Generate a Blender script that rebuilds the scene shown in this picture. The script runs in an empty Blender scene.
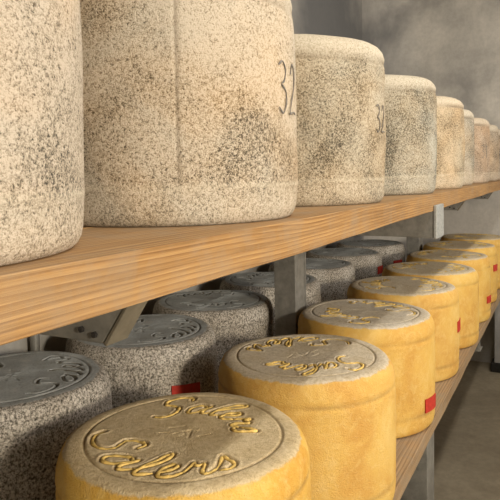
import bpy, math, random
import numpy as np
from mathutils import Vector, Matrix

random.seed(4)
SC = bpy.context.scene
COL = SC.collection
PI = math.pi

# ------------------------------------------------------------------ helpers
def tag(o, label=None, cat=None, group=None, kind=None):
    if label: o['label'] = label
    if cat: o['category'] = cat
    if group: o['group'] = group
    if kind: o['kind'] = kind
    return o

def empty(name, loc, rz=0.0):
    o = bpy.data.objects.new(name, None)
    o.empty_display_size = 0.05
    COL.objects.link(o)
    o.location = loc
    o.rotation_euler = (0, 0, rz)
    return o

def mesh_obj(name, verts, faces, mat, parent=None, smooth=False, attr=None, loc=None):
    me = bpy.data.meshes.new(name)
    me.from_pydata([tuple(map(float, v)) for v in verts], [], [tuple(map(int, f)) for f in faces])
    if attr is not None:
        ca = me.color_attributes.new('paint', 'FLOAT_COLOR', 'POINT')
        a = np.ones((len(verts), 4), dtype=np.float32)
        a[:, :3] = attr
        ca.data.foreach_set('color', a.ravel())
    if smooth:
        me.polygons.foreach_set('use_smooth', [True] * len(me.polygons))
    me.update()
    me.materials.append(mat)
    o = bpy.data.objects.new(name, me)
    COL.objects.link(o)
    if parent is not None: o.parent = parent
    if loc is not None: o.location = loc
    return o

class MB:
    """collects boxes and prisms into one mesh"""
    def __init__(s): s.v = []; s.f = []
    def box(s, x0, x1, y0, y1, z0, z1):
        n = len(s.v)
        s.v += [(x, y, z) for z in (z0, z1) for x, y in ((x0, y0), (x1, y0), (x1, y1), (x0, y1))]
        s.f += [tuple(n + i for i in f) for f in ((0,3,2,1),(4,5,6,7),(0,1,5,4),(1,2,6,5),(2,3,7,6),(3,0,4,7))]
        return s
    def prism_x(s, poly, x0, x1):           # poly: (y, z) pairs, extruded along x
        n = len(s.v); k = len(poly)
        s.v += [(x0, y, z) for y, z in poly] + [(x1, y, z) for y, z in poly]
        s.f += [tuple(n + i for i in range(k))[::-1], tuple(n + k + i for i in range(k))]
        s.f += [(n+i, n+(i+1) % k, n+k+(i+1) % k, n+k+i) for i in range(k)]
        return s
    def cyl(s, c, axis, r, h, n=16):
        a = Vector(axis).normalized(); u = a.orthogonal().normalized(); w = a.cross(u)
        b = len(s.v); c = Vector(c)
        for t in (0, h):
            for i in range(n):
                q = 2*PI*i/n
                s.v.append(tuple(c + a*t + u*(r*math.cos(q)) + w*(r*math.sin(q))))
        s.f += [tuple(b+i for i in range(n))[::-1], tuple(b+n+i for i in range(n))]
        s.f += [(b+i, b+(i+1) % n, b+n+(i+1) % n, b+n+i) for i in range(n)]
        return s
    def build(s, name, mat, parent=None, bevel=0.0, seg=2):
        o = mesh_obj(name, s.v, s.f, mat, parent)
        if bevel:
            m = o.modifiers.new('bevel', 'BEVEL'); m.width = bevel; m.segments = seg; m.limit_method = 'ANGLE'
        return o

# ------------------------------------------------------------------ materials
class NT:
    def __init__(s, name):
        s.m = bpy.data.materials.new(name); s.m.use_nodes = True
        s.t = s.m.node_tree; s.t.nodes.clear()
        s.out = s.n('ShaderNodeOutputMaterial'); s.b = s.n('ShaderNodeBsdfPrincipled')
        s.l(s.b.outputs[0], s.out.inputs[0])
        s.tc = s.n('ShaderNodeTexCoord')
    def n(s, k, **kw):
        q = s.t.nodes.new(k)
        for a, b in kw.items(): setattr(q, a, b)
        return q
    def l(s, a, b): s.t.links.new(a, b)
    def put(s, a, sock):
        if hasattr(a, 'is_output'): s.l(a, sock)
        else: sock.default_value = a
    def obj(s): return s.tc.outputs['Object']
    def mapping(s, scale=(1,1,1), loc=(0,0,0), rot=(0,0,0), src=None):
        q = s.n('ShaderNodeMapping')
        q.inputs['Scale'].default_value = scale; q.inputs['Rotation'].default_value = rot
        s.put(loc, q.inputs['Location'])
        s.l(src or s.obj(), q.inputs['Vector']); return q.outputs[0]
    def noise(s, scale, detail=4, rough=.55, dist=0, vec=None):
        q = s.n('ShaderNodeTexNoise'); q.inputs['Scale'].default_value = scale
        q.inputs['Detail'].default_value = detail; q.inputs['Roughness'].default_value = rough
        q.inputs['Distortion'].default_value = dist
        s.l(vec or s.obj(), q.inputs['Vector']); return q.outputs['Fac']
    def voro(s, scale, vec=None, rnd=1.0, feature='F1'):
        q = s.n('ShaderNodeTexVoronoi'); q.feature = feature; q.inputs['Scale'].default_value = scale
        q.inputs['Randomness'].default_value = rnd
        s.l(vec or s.obj(), q.inputs['Vector']); return q.outputs['Distance']
    def ramp(s, fac, stops, interp='LINEAR'):
        q = s.n('ShaderNodeValToRGB'); e = q.color_ramp; e.interpolation = interp
        while len(e.elements) < len(stops): e.elements.new(.5)
        for el, (p, c) in zip(e.elements, stops):
            el.position = p; el.color = (c, c, c, 1) if isinstance(c, (int, float)) else (*c, 1)
        s.l(fac, q.inputs[0]); return q.outputs[0]
    def mix(s, fac, a, b, mode='MIX'):
        q = s.n('ShaderNodeMix', data_type='RGBA', blend_type=mode)
        s.put(fac, q.inputs[0])
        for v, i in ((a, 6), (b, 7)):
            if isinstance(v, tuple) and len(v) == 3: v = (*v, 1)
            s.put(v, q.inputs[i])
        return q.outputs[2]
    def math(s, op, a, b=0.0, clamp=False):
        q = s.n('ShaderNodeMath', operation=op, use_clamp=clamp)
        s.put(a, q.inputs[0]); s.put(b, q.inputs[1]); return q.outputs[0]
    def paint(s):
        q = s.n('ShaderNodeAttribute'); q.attribute_name = 'paint'
        r = s.n('ShaderNodeSeparateColor'); s.l(q.outputs['Color'], r.inputs[0]); return r.outputs
    def ocol(s):
        return s.n('ShaderNodeObjectInfo').outputs['Color']
    def rnd(s):
        return s.n('ShaderNodeObjectInfo').outputs['Random']
    def rvec(s, k=37.0):
        """object coordinates shifted by a per-object random amount"""
        q = s.n('ShaderNodeVectorMath', operation='ADD')
        r = s.n('ShaderNodeCombineXYZ'); v = s.math('MULTIPLY', s.rnd(), k)
        for i in range(3): s.l(v, r.inputs[i])
        s.l(s.obj(), q.inputs[0]); s.l(r.outputs[0], q.inputs[1]); return q.outputs[0]
    def bump(s, h, strength=.5, dist=.002, prev=None):
        q = s.n('ShaderNodeBump'); q.inputs['Strength'].default_value = strength
        q.inputs['Distance'].default_value = dist; s.l(h, q.inputs['Height'])
        if prev is not None: s.l(prev, q.inputs['Normal'])
        return q.outputs[0]
    def done(s, color, rough=.8, normal=None, metal=0.0, spec=.3):
        s.put((*color, 1) if isinstance(color, tuple) and len(color) == 3 else color, s.b.inputs['Base Color'])
        s.put(rough, s.b.inputs['Roughness']); s.b.inputs['Metallic'].default_value = metal
        s.b.inputs['Specular IOR Level'].default_value = spec
        if normal is not None: s.l(normal, s.b.inputs['Normal'])
        return s.m

def mat_yellow():
    n = NT('yellow_washed_rind'); P = n.paint(); v = n.rvec()
    # sides: cloudy ochre wax with paler scuffs
    side = n.ramp(n.noise(9, 5, .6, .4, v), [(.34, (.52,.255,.035)), (.46, (.61,.345,.065)), (.57, (.67,.42,.09)), (.70, (.71,.49,.15))])
    tint = n.mix(n.rnd(), (.71,.46,.17), (.62,.34,.045))
    side = n.mix(.30, side, tint)
    fine = n.noise(110, 5, .7, .6, v)
    side = n.mix(n.ramp(fine, [(.54, 0.0), (.76, .26)]), side, (.80,.64,.36))
    side = n.mix(n.ramp(n.noise(30, 5, .7, 1.2, v), [(.50, 0.0), (.62, .32)]), side, (.74,.53,.19))
    side = n.mix(n.ramp(n.noise(320, 3, .6, 0, v), [(.25, .30), (.45, 0.0)]), side, (.50,.28,.07))
    # top: greyish brown dusty crust with pale flecks
    c1 = n.ramp(n.noise(130, 6, .75, .5, v), [(.30, (.30,.23,.14)), (.46, (.53,.445,.32)), (.60, (.66,.58,.45)), (.76, (.76,.70,.57))])
    c2 = n.ramp(n.noise(14, 4, .6, .5, v), [(.35, (.50,.40,.24)), (.60, (.66,.60,.49))])
    top = n.mix(.28, c1, c2)
    vein = n.ramp(n.noise(55, 6, .75, 2.0, v), [(.38, .42), (.47, 0.0)])
    top = n.mix(vein, top, (.36,.28,.18))
    top = n.mix(1.0, top, n.ocol(), 'MULTIPLY')
    edge = n.math('ADD', P[0], n.math('MULTIPLY', n.math('SUBTRACT', n.noise(45, 5, .7, 0, v), .5), 1.3))
    m = n.ramp(edge, [(.38, 0.0), (.62, 1.0)])
    col = n.mix(m, side, top)
    # engraved grooves: darker brown
    col = n.mix(n.math('MULTIPLY', P[1], .62), col, (.20,.125,.04))
    col = n.mix(n.math('MULTIPLY', P[2], .50), col, (.30,.17,.05))
    h = n.math('ADD', n.math('MULTIPLY', fine, .7), n.noise(420, 3, .6, 0, v))
    nb = n.bump(h, .75, .0030)
    nb = n.bump(n.noise(28, 4, .6, 0, v), .35, .006, nb)
    return n.done(col, n.ramp(fine, [(.3, .55), (.7, .8)]), nb, spec=.28)

def speckle(n, v, dark, mid, light, s=1.0):
    a = n.noise(230*s, 5, .75, .3, v)
    b = n.noise(560*s, 3, .6, 0, v)
    f = n.math('ADD', n.math('MULTIPLY', a, .65), n.math('MULTIPLY', b, .35))
    return n.ramp(f, [(.405, dark), (.475, mid), (.565, light)]), f

def mat_grey():
    n = NT('grey_mould_rind'); P = n.paint(); v = n.rvec()
    side, f = speckle(n, v, (.06,.05,.035), (.30,.265,.21), (.74,.67,.56), .9)
    side = n.mix(n.ramp(n.noise(12, 4, .6, 0, v), [(.4, 0.0), (.65, .5)]), side, (.50,.46,.40), 'MULTIPLY')
    top = n.ramp(n.noise(18, 5, .65, .5, v), [(.3, (.29,.29,.255)), (.55, (.42,.43,.40)), (.75, (.52,.51,.45))])
    top = n.mix(n.ramp(n.noise(260, 4, .7, 0, v), [(.35, .4), (.5, 0.0)]), top, (.12,.10,.075))
    edge = n.math('ADD', P[0], n.math('MULTIPLY', n.math('SUBTRACT', n.noise(60, 5, .7, 0, v), .5), 1.2))
    col = n.mix(n.ramp(edge, [(.40, 0.0), (.62, 1.0)]), side, top)
    col = n.mix(n.math('MULTIPLY', P[1], .65), col, (.06,.05,.035))
    col = n.mix(n.math('MULTIPLY', P[2], .45), col, (.10,.085,.06))
    hs = n.math('MULTIPLY', f, n.math('SUBTRACT', 1.25, P[0]))
    nb = n.bump(hs, .9, .005)
    return n.done(col, .88, nb, spec=.18)

def mat_cream():
    n = NT('cream_mould_rind'); P = n.paint(); v = n.rvec()
    low = n.noise(7.5, 5, .62, .8, v)
    a = n.noise(260, 5, .75, .4, v); b = n.noise(620, 3, .6, 0, v)
    f = n.math('ADD', n.math('MULTIPLY', a, .6), n.math('MULTIPLY', b, .4))
    g = n.math('ADD', f, n.math('MULTIPLY', n.math('SUBTRACT', low, .5), .32))
    g = n.math('ADD', g, n.math('MULTIPLY', P[0], .05))
    # more or less mouldy from wheel to wheel
    g = n.math('SUBTRACT', g, n.math('MULTIPLY', n.n('ShaderNodeObjectInfo').outputs['Object Index'], .01))
    g = n.math('ADD', g, .022)
    warm = n.ramp(n.noise(4.5, 4, .55, .5, n.mapping((1,1,1), (4,9,2), src=v)), [(.38, 0.0), (.64, 1.0)])
    light = n.mix(warm, (.55,.50,.415), (.605,.50,.375))
    mid = n.mix(warm, (.32,.285,.22), (.39,.29,.175))
    dark = n.mix(warm, (.07,.065,.055), (.12,.08,.042))
    c = n.mix(n.ramp(g, [(.400, 0.0), (.465, 1.0)]), dark, mid)
    c = n.mix(n.ramp(g, [(.465, 0.0), (.56, 1.0)]), c, light)
    c = n.mix(1.0, c, n.ocol(), 'MULTIPLY')
    # odd single dark pores
    pore = n.ramp(n.voro(75, v), [(.10, 1.0), (.17, 0.0)])
    c = n.mix(n.math('MULTIPLY', pore, n.ramp(n.noise(11, 3, .6, 0, v), [(.45, 0.0), (.6, .65)])), c, (.10,.07,.045))
    # smoother caps at the foot and the shoulder, dusted paler
    cap = n.ramp(f, [(.40, (.38,.32,.23)), (.50, (.56,.485,.36)), (.60, (.65,.58,.46))])
    c = n.mix(n.math('MULTIPLY', P[0], .70), c, cap)
    c = n.mix(n.math('MULTIPLY', P[1], .72), c, (.16,.12,.075))
    c = n.mix(n.math('MULTIPLY', P[2], .35), c, (.76,.67,.50))
    nb = n.bump(f, .85, .004)
    return n.done(c, .9, nb, spec=.15)

def mat_simple(name, col, var=.25, scale=60, rough=.7, metal=0, bump=.3, dist=.001, spec=.3):
    n = NT(name)
    f = n.noise(scale, 5, .65, .2)
    c = n.mix(n.ramp(f, [(.3, 0.0), (.7, 1.0)]), tuple(x*(1-var) for x in col), tuple(min(1, x*(1+var)) for x in col))
    return n.done(c, rough, n.bump(f, bump, dist), metal, spec)

def mat_wood(name, a, b, c, grime=.3, seed=0.0):
    n = NT(name)
    v = n.mapping((1,1,1), (seed, seed*.37, seed*.11))
    warp = n.noise(1.0, 3, .45, 0, n.mapping((1.3, 7, 7), (seed,0,0)))
    # growth rings cut along the board: long bands that drift with the warp
    d = n.n('ShaderNodeSeparateXYZ'); n.l(v, d.inputs[0])
    t = n.math('ADD', n.math('MULTIPLY', d.outputs[2], 175.0), n.math('MULTIPLY', d.outputs[1], 100.0))
    t = n.math('ADD', t, n.math('MULTIPLY', warp, 7.0))
    t = n.math('ADD', t, n.math('MULTIPLY', d.outputs[0], .9))
    band = n.math('FRACT', t)
    col = n.ramp(band, [(0.0, a), (.55, b), (.84, c), (.97, c), (1.0, a)])
    fib = n.noise(1.0, 5, .7, 0, n.mapping((9, 520, 520)))
    col = n.mix(n.ramp(n.noise(1.0, 4, .6, 0, n.mapping((3.0, 150, 150), (7,2,1))), [(.40, .55), (.58, 0.0)]), col, tuple(x*.75 for x in c))
    col = n.mix(n.ramp(fib, [(.35, .42), (.55, 0.0)]), col, tuple(x*.45 for x in c))
    col = n.mix(n.ramp(n.noise(1.0, 3, .5, 0, n.mapping((2.0, 12, 12), (3,1,5))), [(.4, 0.0), (.7, .45)]), col, tuple(min(1, x*1.15) for x in a))
    dirt = n.ramp(n.noise(16, 6, .7, .5), [(.45, 0.0), (.72, 1.0)])
    P = n.paint()
    g = n.math('MULTIPLY', dirt, grime)
    g = n.math('ADD', g, n.math('MULTIPLY', P[0], .75), True)
    col = n.mix(g, col, (.27,.22,.155))
    h = n.math('ADD', n.math('MULTIPLY', fib, .6), n.math('MULTIPLY', band, .3))
    return n.done(col, .72, n.bump(h, .4, .0016), spec=.22)

def mat_concrete(name, col, dark, blot=1.4, mottle=None):
    n = NT(name)
    f = n.noise(blot, 6, .62, .6)
    c = n.ramp(f, [(.32, dark), (.62, col)])
    c = n.mix(n.ramp(n.noise(38, 5, .7, 0), [(.4, .28), (.6, 0.0)]), c, tuple(x*.72 for x in dark))
    c = n.mix(n.ramp(n.noise(7, 4, .6, .8, n.mapping((1,1,.3))), [(.5, 0.0), (.75, .25)]), c, tuple(min(1, x*1.25) for x in col))
    if mottle:
        # dark cloudy patch, fading with distance from a point near the room corner
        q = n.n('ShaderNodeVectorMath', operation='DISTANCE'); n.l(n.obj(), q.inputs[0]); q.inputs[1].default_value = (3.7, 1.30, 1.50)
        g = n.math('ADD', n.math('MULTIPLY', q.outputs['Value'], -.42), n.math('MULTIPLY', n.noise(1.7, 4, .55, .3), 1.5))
        g = n.ramp(g, mottle[1])
        c = n.mix(g, c, mottle[0])
    return n.done(c, .85, n.bump(n.noise(70, 5, .7, 0), .25, .003), spec=.2)

M = dict(
    yellow=mat_yellow(), grey=mat_grey(), cream=mat_cream(),
    yellow_letter=mat_simple('ochre_letter_ridge', (.62,.42,.12), .38, 130, .6, 0, .5, .002),
    grey_letter=mat_simple('dark_letter_groove', (.15,.135,.10), .35, 150, .85),
    ink=mat_simple('black_marker_ink', (.17,.15,.125), .7, 260, .85),
    red=mat_simple('red_casein_plate', (.44,.035,.02), .2, 90, .6),
    wood=mat_wood('honey_pine', (.44,.258,.10), (.385,.212,.074), (.25,.123,.042), .45),
    wood_low=mat_wood('weathered_pine', (.43,.29,.155), (.36,.235,.12), (.21,.125,.06), .7, 3.3),
    steel=mat_simple('grey_painted_steel', (.235,.222,.19), .25, 35, .5, .35, .2),
    steel_tan=mat_simple('dusty_painted_steel', (.17,.145,.10), .2, 45, .6, .1, .2),
    galv=mat_simple('galvanised_steel', (.38,.38,.35), .35, 150, .5, .35, .3),
    bolt=mat_simple('dark_bolt', (.05,.045,.04), .3, 60, .5, .6),
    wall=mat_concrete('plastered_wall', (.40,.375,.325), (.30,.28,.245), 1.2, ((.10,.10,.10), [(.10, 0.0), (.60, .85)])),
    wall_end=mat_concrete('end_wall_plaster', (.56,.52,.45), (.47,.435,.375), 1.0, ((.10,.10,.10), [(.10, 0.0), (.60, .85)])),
    floor=mat_concrete('concrete_floor', (.37,.31,.215), (.25,.205,.14), 2.6),
    ceiling=mat_concrete('ceiling_plaster', (.5,.49,.46), (.42,.41,.38), 1.0),
    panel=mat_simple('grey_sheet_panel', (.40,.38,.35), .12, 14, .6, .1, .1),
)

# ------------------------------------------------------------------ lettering strokes
GLYPH = [
    # each letter is one pen stroke in letter units (x along the word, y up)
    [(1.10,1.22),(1.02,1.47),(.72,1.56),(.38,1.38),(.34,1.08),(.60,.86),(.84,.60),(.80,.26),(.50,.04),(.10,.04),(-.22,.28)],   # S
    [(1.92,.62),(1.66,.76),(1.38,.56),(1.30,.22),(1.52,.03),(1.82,.28),(1.98,.74),(1.93,.24),(2.08,.05),(2.28,.26)],           # a
    [(2.28,.26),(2.60,.82),(2.74,1.30),(2.60,1.44),(2.44,1.05),(2.40,.30),(2.56,.04),(2.84,.24)],                              # l
    [(2.90,.30),(3.16,.46),(3.24,.70),(3.04,.78),(2.92,.44),(3.06,.08),(3.34,.10),(3.52,.32)],                                 # e
    [(3.52,.32),(3.68,.80),(3.78,.62),(4.00,.64),(3.98,.24),(4.12,.05),(4.34,.26)],                                            # r
    [(4.34,.26),(4.60,.80),(4.72,.50),(4.80,.18),(4.62,.02),(4.38,.12)],                                                       # s
]
DIGIT = {
    '3': [[(.05,.92),(.30,1.0),(.50,.85),(.42,.64),(.22,.55),(.50,.44),(.56,.20),(.32,.0),(.06,.10)]],
    '2': [[(.08,.80),(.26,1.0),(.50,.86),(.46,.58),(.20,.28),(.02,.02),(.34,.05),(.62,.02)]],
    '1': [[(.10,.75),(.34,1.0),(.30,.5),(.28,0.0)]],
    '5': [[(.55,.98),(.15,.96),(.12,.58),(.42,.60),(.55,.32),(.38,.04),(.05,.08)]],
}

def smooth_line(pts, sub=5):
    P = [np.array(p, float) for p in pts]; P = [2*P[0]-P[1]] + P + [2*P[-1]-P[-2]]; out = []
    for i in range(1, len(P)-2):
        for k in range(sub):
            t = k/sub
            out.append(.5*((2*P[i]) + (P[i+1]-P[i-1])*t + (2*P[i-1]-5*P[i]+4*P[i+1]-P[i+2])*t*t + (3*P[i]-P[i-1]-3*P[i+1]+P[i+2])*t**3))
    out.append(P[-2]); return np.array(out)

U_ = .0475
def words():
    """both 'Salers' words as xy polylines on the wheel's face: one arched over the far
    rim reading clockwise, one along the near rim reading the same way up"""
    res = ([], [])
    for g in GLYPH:
        s = smooth_line(g)
        x = s[:, 0] + .30*s[:, 1] - 2.45; y = s[:, 1]
        a = PI/2 - x*U_/.104; r = .073 + y*U_*.98
        res[0].append(np.stack([r*np.cos(a), r*np.sin(a)], 1))
        a = -PI/2 + x*U_/.104; r = .139 - y*U_*.98
        res[1].append(np.stack([r*np.cos(a), r*np.sin(a)], 1))
    return res
WORD_PAIR = words()
WORDS = WORD_PAIR[0]+WORD_PAIR[1]
CENTRE = [np.array(p) for p in ([(-.03,.006),(-.012,.020)], [(-.012,-.012),(.004,.012),(.014,-.012)], [(.026,-.004),(.040,.012)], [(-.034,-.018),(-.020,-.010)])]

def tube_mesh(lines, hw, hz, z, mat, name, parent, jitter=.0):
    V = []; F = []; K = 8
    for L in lines:
        b = len(V); n = len(L)
        for i, p in enumerate(L):
            t = L[min(i+1, n-1)] - L[max(i-1, 0)]; t = t/(np.linalg.norm(t)+1e-9); nn = np.array([-t[1], t[0]])
            w = hw*(.45 + .55*min(1, min(i, n-1-i)/3.0))*(1 + .22*math.sin(i*1.3+b))
            for k in range(K):
                q = 2*PI*k/K
                o = p + nn*w*math.cos(q)
                V.append((o[0], o[1], z + hz*math.sin(q)*(w/hw)))
        for i in range(n-1):
            for k in range(K):
                k2 = (k+1) % K
                F.append((b+i*K+k, b+i*K+k2, b+(i+1)*K+k2, b+(i+1)*K+k))
        F.append(tuple(b+k for k in range(K))[::-1]); F.append(tuple(b+(n-1)*K+k for k in range(K)))
    return mesh_obj(name, V, F, mat, parent, smooth=True)

def seg_dist(P, lines):
    D = np.full(len(P), 1e9)
    for L in lines:
        for a, b in zip(L[:-1], L[1:]):
            ab = b-a; t = np.clip(((P-a)@ab)/(ab@ab+1e-12), 0, 1)
            D = np.minimum(D, np.linalg.norm(P-(a+t[:, None]*ab), axis=1))
    return D

def lumps(th, r, z, seed, amp):
    rs = np.random.RandomState(seed); out = np.zeros_like(th)
    for k in range(9):
        a = rs.randint(1, 9); ph = rs.rand()*7; kz = rs.uniform(5, 40); pz = rs.rand()*7
        out += np.sin(a*th+ph)*np.sin(kz*z+pz)/(1+.25*a)
    return out*amp/2.2

def wheel_mesh(name, rings, N, seed, amp, mat, parent, engrave=None, groove_r=None, crust=None, seams=(), vseams=(), gd=.0034, gw=.0055, height=.3):
    """rings: list of (r, z) from top centre outwards, down the side, to the bottom centre"""
    th = np.linspace(0, 2*PI, N, endpoint=False)
    R = np.array([r for r, z in rings]); Z = np.array([z for r, z in rings])
    RR, TT = np.meshgrid(R, th, indexing='ij'); ZZ = np.repeat(Z[:, None], N, 1)
    d = lumps(TT, RR, ZZ, seed, amp)
    side = np.clip((RR-.6*R.max())/(.3*R.max()), 0, 1)
    attr = np.zeros(RR.shape+(3,))
    rmax = R.max()
    flat = (ZZ > height-.012)
    if crust is not None: attr[..., 0] = crust(RR, ZZ)
    ZN = ZZ.copy(); RN = RR + d*side*np.clip(.25+ZZ/.03, 0, 1)
    ZN += np.where(flat, d*.6 + .0012*np.sin(3*TT+seed)*(RR/rmax), 0)
    for z0, w, dep, ch in seams:
        wob = z0 + .0025*np.sin(2*TT+seed) + .0012*np.sin(5*TT+seed*2)
        g = np.exp(-((ZZ-wob)/w)**2)*(RR > .9*rmax)
        RN -= dep*g; attr[..., ch] = np.maximum(attr[..., ch], g)
    for a0, zmin, dep in vseams:
        da = (TT-a0+PI) % (2*PI)-PI
        g = np.exp(-(da*rmax/.0022)**2)*(ZZ > zmin)*(RR > .9*rmax)
        RN -= dep*g; attr[..., 1] = np.maximum(attr[..., 1], g*.8)
        RN += .0016*np.clip(1-np.abs(da*rmax)/.02, 0, 1)*(da < 0)*(ZZ > zmin)*(RR > .9*rmax)
    if engrave is not None:
        top = np.where((R < .88*rmax) & (Z > height-.01))[0]
        P = np.stack([RR[top]*np.cos(TT[top]), RR[top]*np.sin(TT[top])], -1).reshape(-1, 2)
        D = seg_dist(P, engrave).reshape(len(top), N)
        g = np.clip(1.25-D/gw, 0, 1); g = g*g*(3-2*g)
        lip = np.exp(-((D-gw*1.5)/(gw*.45))**2)
        D2 = seg_dist(P, CENTRE).reshape(len(top), N); g2 = np.clip(1.3-D2/.0025, 0, 1)
        gr = np.exp(-((RR[top]-groove_r)/.0019)**2)
        ZN[top] += -gd*g + .0009*lip - .0026*gr - .0012*g2
        attr[top, :, 1] = np.maximum(np.maximum(g, gr*.9), g2*.35)
    X = RN*np.cos(TT); Y = RN*np.sin(TT)
    V = np.stack([X, Y, ZN], -1).reshape(-1, 3); A = attr.reshape(-1, 3)
    n = len(rings); F = []
    for i in range(n-1):
        a = i*N; b = (i+1)*N
        F += [(a+k, b+k, b+(k+1) % N, a+(k+1) % N) for k in range(N)]
    V = np.vstack([V, [[0, 0, Z[0]], [0, 0, Z[-1]]]]); A = np.vstack([A, A[0], A[-1]])
    c0 = n*N; c1 = c0+1
    F += [(c0, k, (k+1) % N) for k in range(N)]
    F += [(c1, (n-1)*N+(k+1) % N, (n-1)*N+k) for k in range(N)]
    return mesh_obj(name, V, F, mat, parent, smooth=True, attr=A)

def lerp_rings(keys, step):
    out = [keys[0]]
    for (r0, z0), (r1, z1) in zip(keys[:-1], keys[1:]):
        k = max(1, int(math.hypot(r1-r0, z1-z0)/step))
        out += [(r0+(r1-r0)*i/k, z0+(z1-z0)*i/k) for i in range(1, k+1)]
    return out

# lower wheels, 38 cm across and 29.6 cm high
H = .2964; RW = .19
def low_rings(flat_step, bulge=.0):
    top = lerp_rings([(.004, H), (.160, H)], flat_step)
    rim = [(.168, H-.001), (.1735, H-.003), (.178, H-.0065), (.182, H-.012), (.1855, H-.020), (.1878, H-.029), (.1888, H-.036)]
    side = lerp_rings([(.1892, H-.040), (.1880, H-.048), (.1895+bulge, H-.060), (.1905+bulge, .15), (.1895, .060), (.1885, .050), (.1895, .040), (.188, .020)], .006)
    foot = [(.1860, .010), (.182, .004), (.176, .0005), (.165, 0), (.05, 0)]
    rim, side, foot = ([(r+.0022, z) for r, z in q] for q in (rim, side, foot))
    return top+rim+side+foot

def crust_low(R, Z):
    return np.clip((Z-(H-.0095))/.009, 0, 1)

def crust_grey(R, Z):
    return np.clip((.176-R)/.012, 0, 1)*(Z > H-.01)

LOW_SEAMS = ((H-.048, .0022, .0012, 2), (.050, .003, .0006, 2))

def plaque(parent, az0, az1, z0, z1, R, tilt=0.0):
    V = []; F = []; n = 14
    for j, rr in enumerate((R+.0004, R+.0030)):
        for i in range(n+1):
            a = math.radians(az0+(az1-az0)*i/n)
            for zz in (z0, z1):
                V.append((rr*math.cos(a), rr*math.sin(a), zz+tilt*(i/n-.5)))
    q = 2*(n+1)
    for i in range(n):
        a = 2*i
        F += [(q+a, q+a+2, q+a+3, q+a+1), (a, a+1, a+3, a+2), (a+1, q+a+1, q+a+3, a+3), (a, a+2, q+a+2, q+a)]
    F += [(0, q, q+1, 1), (2*n, 2*n+1, q+2*n+1, q+2*n)]
    o = mesh_obj('casein_plate', V, F, M['red'], parent)
    o['label'] = 'small red rectangular plate set in the rind'
    return o

def digits(parent, text, az0, zc, hgt, Rf, spacing=.62, hw=.0018):
    """brushed number following the drum of a wheel, one mesh per digit"""
    K = 6; wd = hgt*.62; x = 0.0
    for ch in text:
        V = []; F = []
        for s in DIGIT[ch]:
            L = smooth_line(s); L = np.stack([x+L[:, 0]*wd, (L[:, 1]-.5)*hgt], 1); n = len(L)
            for i, p in enumerate(L):
                t = L[min(i+1, n-1)]-L[max(i-1, 0)]; t = t/(np.linalg.norm(t)+1e-9); nn = np.array([-t[1], t[0]])
                w = hw*(.7+.3*math.sin(i*.9+x*90))
                for k in range(K):
                    q = 2*PI*k/K; o = p+nn*w*math.cos(q)
                    a = az0+o[0]/Rf(zc); z = zc+o[1]; rr = Rf(z)+.0006*math.sin(q)+.0006
                    V.append((rr*math.cos(a), rr*math.sin(a), z))
            for i in range(n-1):
                F += [(i*K+k, i*K+(k+1) % K, (i+1)*K+(k+1) % K, (i+1)*K+k) for k in range(K)]
        o = mesh_obj('brushed_digit', V, F, M['ink'], parent, smooth=True)
        o['label'] = 'dark brushed figure on the drum'
        x += spacing*wd*1.35

def copy_child(src, parent):
    c = src.copy(); COL.objects.link(c); c.parent = parent; return c

# ------------------------------------------------------------------ the yellow front row on the lower shelf
W = [(0.759,0.517),(1.211,0.503),(1.662,0.506),(2.118,0.51),(2.537,0.497),(2.969,0.497),(3.400,0.508),(3.850,0.494)]
W_ROT = [-88, 128, 65, 20, -8, 150, 10, 60]
W_LAB = [
    'yellow cheese wheel nearest the camera, cut off by the bottom edge of the photo',
    'yellow cheese wheel second from the front, its raised writing upside down',
    'pale yellow cheese wheel with the large red plate low on its right side',
    'yellow cheese wheel fourth from the front, beyond the one with the large red plate',
    'yellow cheese wheel fifth from the front in the lower row',
    'yellow cheese wheel sixth from the front, small red plate low at its right edge',
    'yellow cheese wheel seventh from the front, second from the far end of its row',
    'yellow cheese wheel at the far end of the lower front row, against the right edge',
]
protoY = {}
for i, ((x, y), rz, lab) in enumerate(zip(W, W_ROT, W_LAB)):
    t = empty('cheese_wheel', (x, y, 0))
    tag(t, lab, 'cheese wheel', 'yellow cheese wheels in the lower front row')
    kind = 'fine' if i < 3 else 'plain'
    tint = ((1,.90,.68), (1,.97,.90), (1,1,1), (1,.98,.92), (1,.97,.88), (1,.96,.86), (1,.95,.84), (1,.94,.80))[i]
    if kind not in protoY:
        st, N = (.0017, 640) if kind == 'fine' else (.0032, 288)
        b = wheel_mesh('rind', low_rings(st), N, 3 if kind == 'fine' else 8, .0012, M['yellow'], t,
                       engrave=WORDS, groove_r=.150, crust=crust_low, seams=LOW_SEAMS, gd=.0042, gw=.0052, height=H)
        protoY[kind] = [b]+[tube_mesh(wd, .0029, .0026, H-.0014, M['yellow_letter'], 'raised_word', t) for wd in WORD_PAIR]
        parts = protoY[kind]
    else:
        parts = [copy_child(q, t) for q in protoY[kind]]
    parts[0].color = (*tint, 1)
    for q in parts:
        q.rotation_euler = (0, 0, math.radians(rz))
        if q is not parts[0]: q['label'] = 'ochre script lettering on the top face'
    if i == 2: plaque(t, 250, 272, .052, .088, .1925, -.004)
    if i == 3: plaque(t, 262, 282, .150, .186, .1925)
    if i == 5: plaque(t, 251, 268, .086, .118, .1925)
    if i == 6: plaque(t, 248, 264, .168, .202, .1925)

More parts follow.
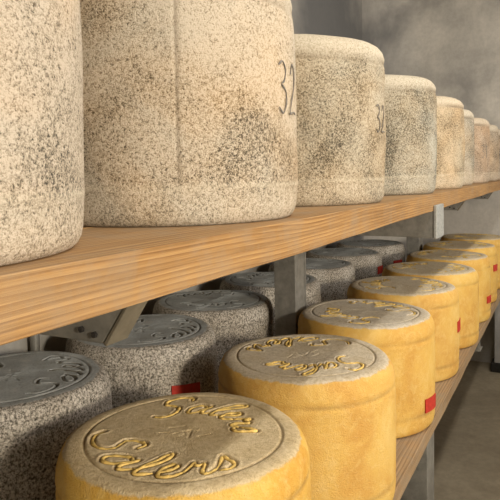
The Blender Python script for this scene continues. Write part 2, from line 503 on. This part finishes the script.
# ------------------------------------------------------------------ the grey row behind it
G = [(0.836,0.982),(1.244,0.973),(1.636,0.996),(2.047,0.991),(2.477,0.995),(2.897,0.99),(3.321,0.976)]
G_ROT = [38, 12, 120, -30, 75, 10, 140]
G_LAB = [
    'grey mouldy cheese wheel cut off by the left edge of the photo',
    'grey cheese wheel with a red plate, behind the nearest yellow wheel',
    'dark grey cheese wheel just left of the steel upright',
    'grey cheese wheel just right of the steel upright, half hidden by it',
    'grey cheese wheel fifth from the front, second beyond the steel upright',
    'grey cheese wheel sixth from the front of the rear row, second from its far end',
    'grey cheese wheel at the far end of the shaded rear row',
]
protoG = None
for i, ((x, y), rz, lab) in enumerate(zip(G, G_ROT, G_LAB)):
    t = empty('cheese_wheel', (x, y, 0))
    tag(t, lab, 'cheese wheel', 'grey cheese wheels in the lower rear row')
    if protoG is None:
        b = wheel_mesh('rind', low_rings(.0024), 420, 15, .0020, M['grey'], t, engrave=WORDS, groove_r=.150,
                       crust=crust_grey, seams=LOW_SEAMS, gd=.0026, gw=.0034, height=H)
        protoG = [b]+[tube_mesh(wd, .0013, .0010, H-.0022, M['grey_letter'], 'sunken_word', t) for wd in WORD_PAIR]
        parts = protoG
    else:
        parts = [copy_child(q, t) for q in protoG]
    for q in parts:
        q.rotation_euler = (0, 0, math.radians(rz))
        if q is not parts[0]: q['label'] = 'dark script lettering pressed into the top face'
    if i == 1: plaque(t, 237, 261, .158, .198, .1932, -.010)
    if i == 3: plaque(t, 262, 282, .120, .160, .1932)
    if i == 4: plaque(t, 255, 275, .135, .170, .1932)
    if i == 5: plaque(t, 256, 276, .200, .235, .1932)
    if i == 6: plaque(t, 235, 256, .190, .216, .1932)

# ------------------------------------------------------------------ the cream row on the upper shelf
ZS = .6311
HU = .314
UP = [(0.282,0.511),(0.726,0.509),(1.167,0.501),(1.68,0.495),(2.182,0.494),(2.66,0.522),(3.139,0.511),(3.611,0.514),(4.060,0.512)]
U_LAB = [
    'large cream cheese wheel cut off by the left edge, on the upper shelf',
    'large cream cheese wheel with a vertical seam, second from left on the upper shelf',
    'mottled cheese wheel third from the left on the upper shelf',
    'grey-speckled cheese wheel with pale cap, fourth from the left on the upper shelf',
    'pale peach cheese wheel fifth from the left on the upper shelf',
    'cheese wheel sixth from the left on the upper shelf, set slightly further back',
    'pinkish cheese wheel with a faint brushed number, seventh from the left on the upper shelf',
    'small far cheese wheel eighth from the left, at the right edge of the photo',
    'farthest cheese wheel on the upper shelf, a sliver beyond the eighth one',
]
def up_keys(Rm, h, cap, foot, sh):
    top = lerp_rings([(.01, h+.001), (.08, h), (Rm-.048-sh, h-.002)], .02)
    rim = [(Rm-.030-sh, h-.003), (Rm-.019-sh*.7, h-.007), (Rm-.011-sh*.5, h-.0125), (Rm-.0055-sh*.3, h-.020), (Rm-.0025, h-.030)]
    side = lerp_rings([(Rm-.0015, h-cap+.003), (Rm-.0022, h-cap-.004), (Rm-.001, h-cap-.02), (Rm, .5*h), (Rm-.001, foot+.02), (Rm-.0015, foot), (Rm-.002, foot-.01), (Rm-.0035, .018)], .0045)
    ft = [(Rm-.0052, .010), (Rm-.0080, .0045), (Rm-.0115, .0012), (Rm-.0160, 0), (.05, 0)]
    return top+rim+side+ft
def crust_up(h, cap, foot):
    def f(R, Z):
        return np.maximum(np.clip((Z-(h-cap))/.006, 0, 1), np.clip((foot-Z)/.008, 0, 1)*.35)
    return f
for i, ((x, y), lab) in enumerate(zip(UP, U_LAB)):
    t = empty('cheese_wheel', (x, y, ZS))
    tag(t, lab, 'cheese wheel', 'cream cheese wheels on the upper shelf')
    cap = .044; foot = .047; sh = (.0, .0, .0, .002, .010, .0, .004, .0, .0)[i]; hh = HU+(.006, .010, .001, 0, 0, 0, 0, 0, 0)[i]
    vs = ((math.radians(218.0), .050, .0016),) if i == 1 else (((math.radians(300), .05, .001),) if i in (3, 5) else ())
    N = 360 if i < 4 else 160
    drum = wheel_mesh('rind', up_keys(.1840, hh, cap, foot, sh), N, 40+7*i, .0022, M['cream'], t, crust=crust_up(hh, cap, foot),
               seams=((hh-cap, .0028, .0030, 1), (foot, .0025, -.0010, 2)), vseams=vs, height=hh)
    drum.color = ((1,.93,.86,1), (1,.96,.90,1), (.93,.90,.82,1), (.93,.94,.90,1), (1.08,.98,.82,1), (.95,.93,.88,1), (1,.87,.78,1), (.95,.86,.78,1), (.9,.85,.8,1))[i]
    drum.pass_index = (0, 1, 4, 5, 2, 3, 1, 2, 3)[i]
    Rf = lambda z: .1846
    if i == 1: digits(t, '32', math.radians(263.5), .172, .066, Rf)
    if i == 2: digits(t, '32', math.radians(259), .163, .052, Rf)
    if i == 6: digits(t, '31', math.radians(238), .150, .060, Rf)

# ------------------------------------------------------------------ shelves
def shelf(name, label, cat, y_edges, z1, th, mat, x0, x1):
    t = empty(name, (x0, y_edges[0][0], z1-th)); tag(t, label, cat)
    for k, (a, b) in enumerate(y_edges):
        nx = 120
        # slightly wandering edges so the long arris is not a perfect line
        rs = np.random.RandomState(int(a*1000)+k); ph = rs.rand(6)*7
        def wob(x, j): return .0006*math.sin(7*x+ph[j])+.0004*math.sin(19*x+ph[j+1])
        V = []; A = []; F = []
        c = .0009
        prof = [(a, z1-th+c), (a, z1-c), (a+c, z1), (b-c, z1), (b, z1-c), (b, z1-th+c), (b-c, z1-th), (a+c, z1-th)]
        for i in range(nx+1):
            x = x0+(x1-x0)*i/nx
            for j, (yy, zz) in enumerate(prof):
                V.append((x-x0, yy-y_edges[0][0]+(wob(x, 0) if j in (0, 1) else 0), zz-(z1-th)+(wob(x, 2) if j in (0, 7) else 0)))
                A.append((.42 if j in (3, 4) else (.12 if j == 2 else 0), 0, 0))
        K = 8
        for i in range(nx):
            F += [(i*K+j, i*K+(j+1) % K, (i+1)*K+(j+1) % K, (i+1)*K+j) for j in range(K)]
        F += [tuple(range(K))[::-1], tuple(nx*K+j for j in range(K))]
        mesh_obj('plank', V, F, mat, t, attr=np.array(A))
    return t
ZB = ZS-.0443
shelf('wooden_shelf', 'upper shelf of honey-coloured pine planks under the cream cheese wheels', 'shelf',
      [(.309, .500), (.504, .698), (.784, .985), (.989, 1.19)], ZS, .0443, M['wood'], -.45, 4.26)
shelf('wooden_shelf', 'lower shelf of dull brown planks under the yellow and grey cheese wheels', 'shelf',
      [(.322, .508), (.512, .700), (.782, .985), (.989, 1.19)], 0, .039, M['wood_low'], .40, 4.26)

# ------------------------------------------------------------------ steel rack
FZ = -.65
rack = empty('steel_rack', (1.67, .74, FZ))
tag(rack, 'grey steel rack frame with uprights and arms carrying both wooden shelves', 'rack')
def rp(mb, name, mat, bevel=.0015, label=None):
    mb.v = [(x-1.67, y-.74, z-FZ) for x, y, z in mb.v]
    o = mb.build(name, mat, rack, bevel)
    if label: o['label'] = label
    return o
for fx, w in ((.483, .085), (1.630, .085), (3.330, .085)):
    # upright: folded channel, its two lips towards the aisle
    m = MB().box(fx, fx+.005, .706, .775, FZ, ZB).box(fx+.005, fx+w, .770, .775, FZ, ZB)
    m.box(fx+w-.005, fx+w, .706, .770, FZ, ZB).box(fx+.005, fx+.018, .706, .711, FZ, ZB).box(fx+.026, fx+w-.005, .709, .714, FZ, ZB)
    rp(m, 'upright', M['steel'])
    rp(MB().box(fx-.03, fx+w+.03, .68, .80, FZ, FZ+.008), 'foot_plate', M['steel'])
    # rear arm towards the wall, at both levels
    for zt in (ZB, -.039):
        rp(MB().box(fx+.004, fx+w-.004, .776, 1.19, zt-.045, zt), 'rear_arm', M['steel'])
for x0, x1 in ((.570, 1.629), (1.717, 3.329), (3.417, 4.26)):
    rp(MB().box(x0, x1, .712, .716, ZB-.045, ZB).box(x0, x1, .716, .745, ZB-.045, ZB-.041), 'rail', M['steel'], 0)
for fx, blunt in ((.483, 0), (1.630, 1), (2.800, 0), (3.950, 0)):
    if blunt:
        m = MB().box(fx, fx+.004, .312, .705, ZB-.071, ZB).box(fx+.004, fx+.090, .312, .705, ZB-.071, ZB-.067).box(fx+.004, fx+.090, .312, .705, ZB-.004, ZB)
        rp(m, 'front_arm', M['steel'])
        rp(MB().box(fx-.003, fx+.097, .2985, .3075, ZB-.074, ZB+.015), 'end_plate', M['galv'], .002, 'pale galvanised end plate')
        rp(MB().box(fx-.001, fx+.094, .3077, .3115, ZB-.071, ZB-.001), 'end_plate', M['steel'], .0005)
    else:
        m = MB().prism_x([(.380, ZB), (.430, ZB-.071), (.705, ZB-.071), (.705, ZB)], fx, fx+.004)
        rp(m, 'front_arm', M['steel'])
        m = MB().prism_x([(.376, ZB), (.425, ZB-.073), (.429, ZB-.071), (.380, ZB)], fx-.001, fx+.034)
        rp(m, 'arm_flange', M['steel_tan'], .0008, 'dusty tan sloping underside strip of the arm')
        for yb, zb in ((.438, ZB-.058), (.420, ZB-.062)):
            rp(MB().cyl((fx+.0005, yb+.020, zb), (-1, 0, 0), .0036, .004, 6), 'bolt', M['bolt'], .0005)
    # lower front arm and leg
    rp(MB().box(fx, fx+.004, .33, .705, -.110, -.039).box(fx+.004, fx+.085, .33, .705, -.110, -.106), 'front_arm', M['steel'])
    if blunt:
        rp(MB().box(fx-.010, fx-.006, .3245, .470, FZ, -.0395).box(fx-.006, fx+.088, .3245, .329, FZ, -.0395)
           .box(fx+.084, fx+.088, .329, .470, FZ, -.0395), 'leg', M['steel'])

# ------------------------------------------------------------------ room
def setting(name, mb, mat):
    o = mb.build(name, mat); o['kind'] = 'structure'; return o
X0, X1, Y0, Y1, ZC = -2.6, 4.45, -3.3, 1.25, 2.3
setting('floor', MB().box(X0, X1+.2, Y0, Y1+.2, FZ-.1, FZ), M['floor'])
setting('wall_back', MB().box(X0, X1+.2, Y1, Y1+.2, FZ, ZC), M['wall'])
def cove():
    # quarter-round added so the shading turns smoothly between the two walls
    v = []; f = []; r = .35; k = 16
    pts = [(X1-r+r*math.cos(PI/2*i/k), Y1-r+r*math.sin(PI/2*i/k)) for i in range(k+1)] + [(X1+.01, Y1+.01)]
    arc = pts[:-1]; n = len(arc)
    v = [(x, y, FZ) for x, y in arc] + [(x, y, ZC) for x, y in arc]
    f = [(i, n+i, n+i+1, i+1) for i in range(n-1)]
    b = len(v); m = n+1                       # solid back, kept apart so that the curve shades cleanly
    v += [(x, y, FZ) for x, y in pts] + [(x, y, ZC) for x, y in pts]
    f += [(b+i, b+(i+1) % m, b+m+(i+1) % m, b+m+i) for i in (n-1, n)] + [tuple(b+i for i in range(m))[::-1], tuple(b+m+i for i in range(m))]
    o = mesh_obj('added_cove_1', v, f, M['wall_end']); o['kind'] = 'structure'
    for p in o.data.polygons[:n-1]: p.use_smooth = True
cove()
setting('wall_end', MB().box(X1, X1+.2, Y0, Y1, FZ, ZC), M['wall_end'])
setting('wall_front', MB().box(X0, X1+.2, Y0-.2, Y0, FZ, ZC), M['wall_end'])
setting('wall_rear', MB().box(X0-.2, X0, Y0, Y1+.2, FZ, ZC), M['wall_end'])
setting('ceiling', MB().box(X0, X1+.2, Y0, Y1+.2, ZC, ZC+.1), M['ceiling'])

setting('floor_light_blocker', MB().box(X0, X1, -1.12, -1.0, FZ, .38), M['wall_end'])  # added out of view to keep the key light off the floor
pn = empty('sheet_metal_panel', (4.30, .30, FZ))
tag(pn, 'grey sheet-metal panel standing on the floor beyond the shelves, at the right edge', 'panel')
MB().box(-.05, .05, -.80, .112, .065, .60).build('sheet', M['panel'], pn, .003)
for yy in (-.7, .08):
    MB().box(-.055, .055, yy-.04, yy+.055, 0, .065).build('foot', M['bolt'], pn, .006)

pp = MB(); pp.cyl((1.115, 1.222, FZ), (0, 0, 1), .012, 1.20, 16)
o = pp.build('wall_pipe', M['steel']); tag(o, 'thin dark vertical pipe on the wall behind the grey wheel at left', 'pipe')

# crumbs of rind and mortar on the floor and the shelf edge
for (cx, cy, cz, r, lab) in ((3.02, .335, 0, .006, 'white crumb on the front edge of the lower shelf'),
                             (2.16, .28, FZ, .010, 'pale crumb lying alone on the concrete floor'),
                             ):
    rs = np.random.RandomState(int(cx*100)); V = []; F = []
    n = 9; m = 6
    for j in range(m+1):
        for k in range(n):
            a = 2*PI*k/n; b = PI*j/m; rr = r*(1+.25*rs.randn()*.5)
            V.append((rr*math.sin(b)*math.cos(a), rr*math.sin(b)*math.sin(a), r*.6*math.cos(b)))
    for j in range(m):
        F += [(j*n+k, j*n+(k+1) % n, (j+1)*n+(k+1) % n, (j+1)*n+k) for k in range(n)]
    o = mesh_obj('rind_crumb', V, F, mat_simple('pale_crumb', (.75, .70, .6)), smooth=True, loc=(cx, cy, cz+r*.58))
    tag(o, lab, 'crumb')

# ------------------------------------------------------------------ light
def area(name, loc, target, size, energy, col, sy=None):
    L = bpy.data.lights.new(name, 'AREA'); L.energy = energy; L.color = col
    L.shape = 'RECTANGLE'; L.size = size; L.size_y = sy or size
    o = bpy.data.objects.new(name, L); COL.objects.link(o); o.location = loc
    d = Vector(target)-Vector(loc); o.rotation_euler = d.to_track_quat('-Z', 'Y').to_euler()
    return o
area('warm_key', (-.75, -2.85, 1.24), (1.6, .5, .35), .30, 118, (1.0, .90, .75), .30)  # key light matched to the shadow direction; its source is unseen
area('ceiling_lamp_aisle', (1.6, -.40, 2.22), (1.6, -.40, 0), 3.4, 36, (1.0, .96, .90), .12)
area('overhead_fill', (-1.0, -1.9, 2.2), (-.2, -.8, 0), 2.6, 22, (1.0, .96, .9), 1.6)  # added broad overhead fill, not an actual lamp of the room
area('side_fill', (1.6, -3.2, 1.25), (1.8, 0, .4), 4.0, 95, (.97, .97, 1.0), 1.5)  # broad fill added to lift the shade under the shelves, no window there

w = bpy.data.worlds.new('room_air'); SC.world = w; w.use_nodes = True
w.node_tree.nodes['Background'].inputs[0].default_value = (.8, .85, .9, 1)
w.node_tree.nodes['Background'].inputs[1].default_value = .15

# ------------------------------------------------------------------ camera
cd = bpy.data.cameras.new('camera'); cam = bpy.data.objects.new('camera', cd); COL.objects.link(cam)
Rv = Vector((0.4626002, -0.8863885, -0.0177873)); Uv = Vector((0.0523640, 0.0072893, 0.9986015)); Fv = Vector((0.8850192, 0.4628847, -0.0497868))
cam.matrix_world = Matrix(((Rv.x, Uv.x, -Fv.x, 0), (Rv.y, Uv.y, -Fv.y, 0), (Rv.z, Uv.z, -Fv.z, .69082), (0, 0, 0, 1)))
cd.sensor_fit = 'HORIZONTAL'; cd.sensor_width = 36; cd.lens = 604.46/500*36
cd.shift_y = -(250-204.789)/500
cd.clip_start = .02
SC.camera = cam
SC.view_settings.view_transform = 'Standard'; SC.view_settings.look = 'None'
SC.view_settings.exposure = 0; SC.view_settings.gamma = 1
SC.view_settings.use_curve_mapping = False
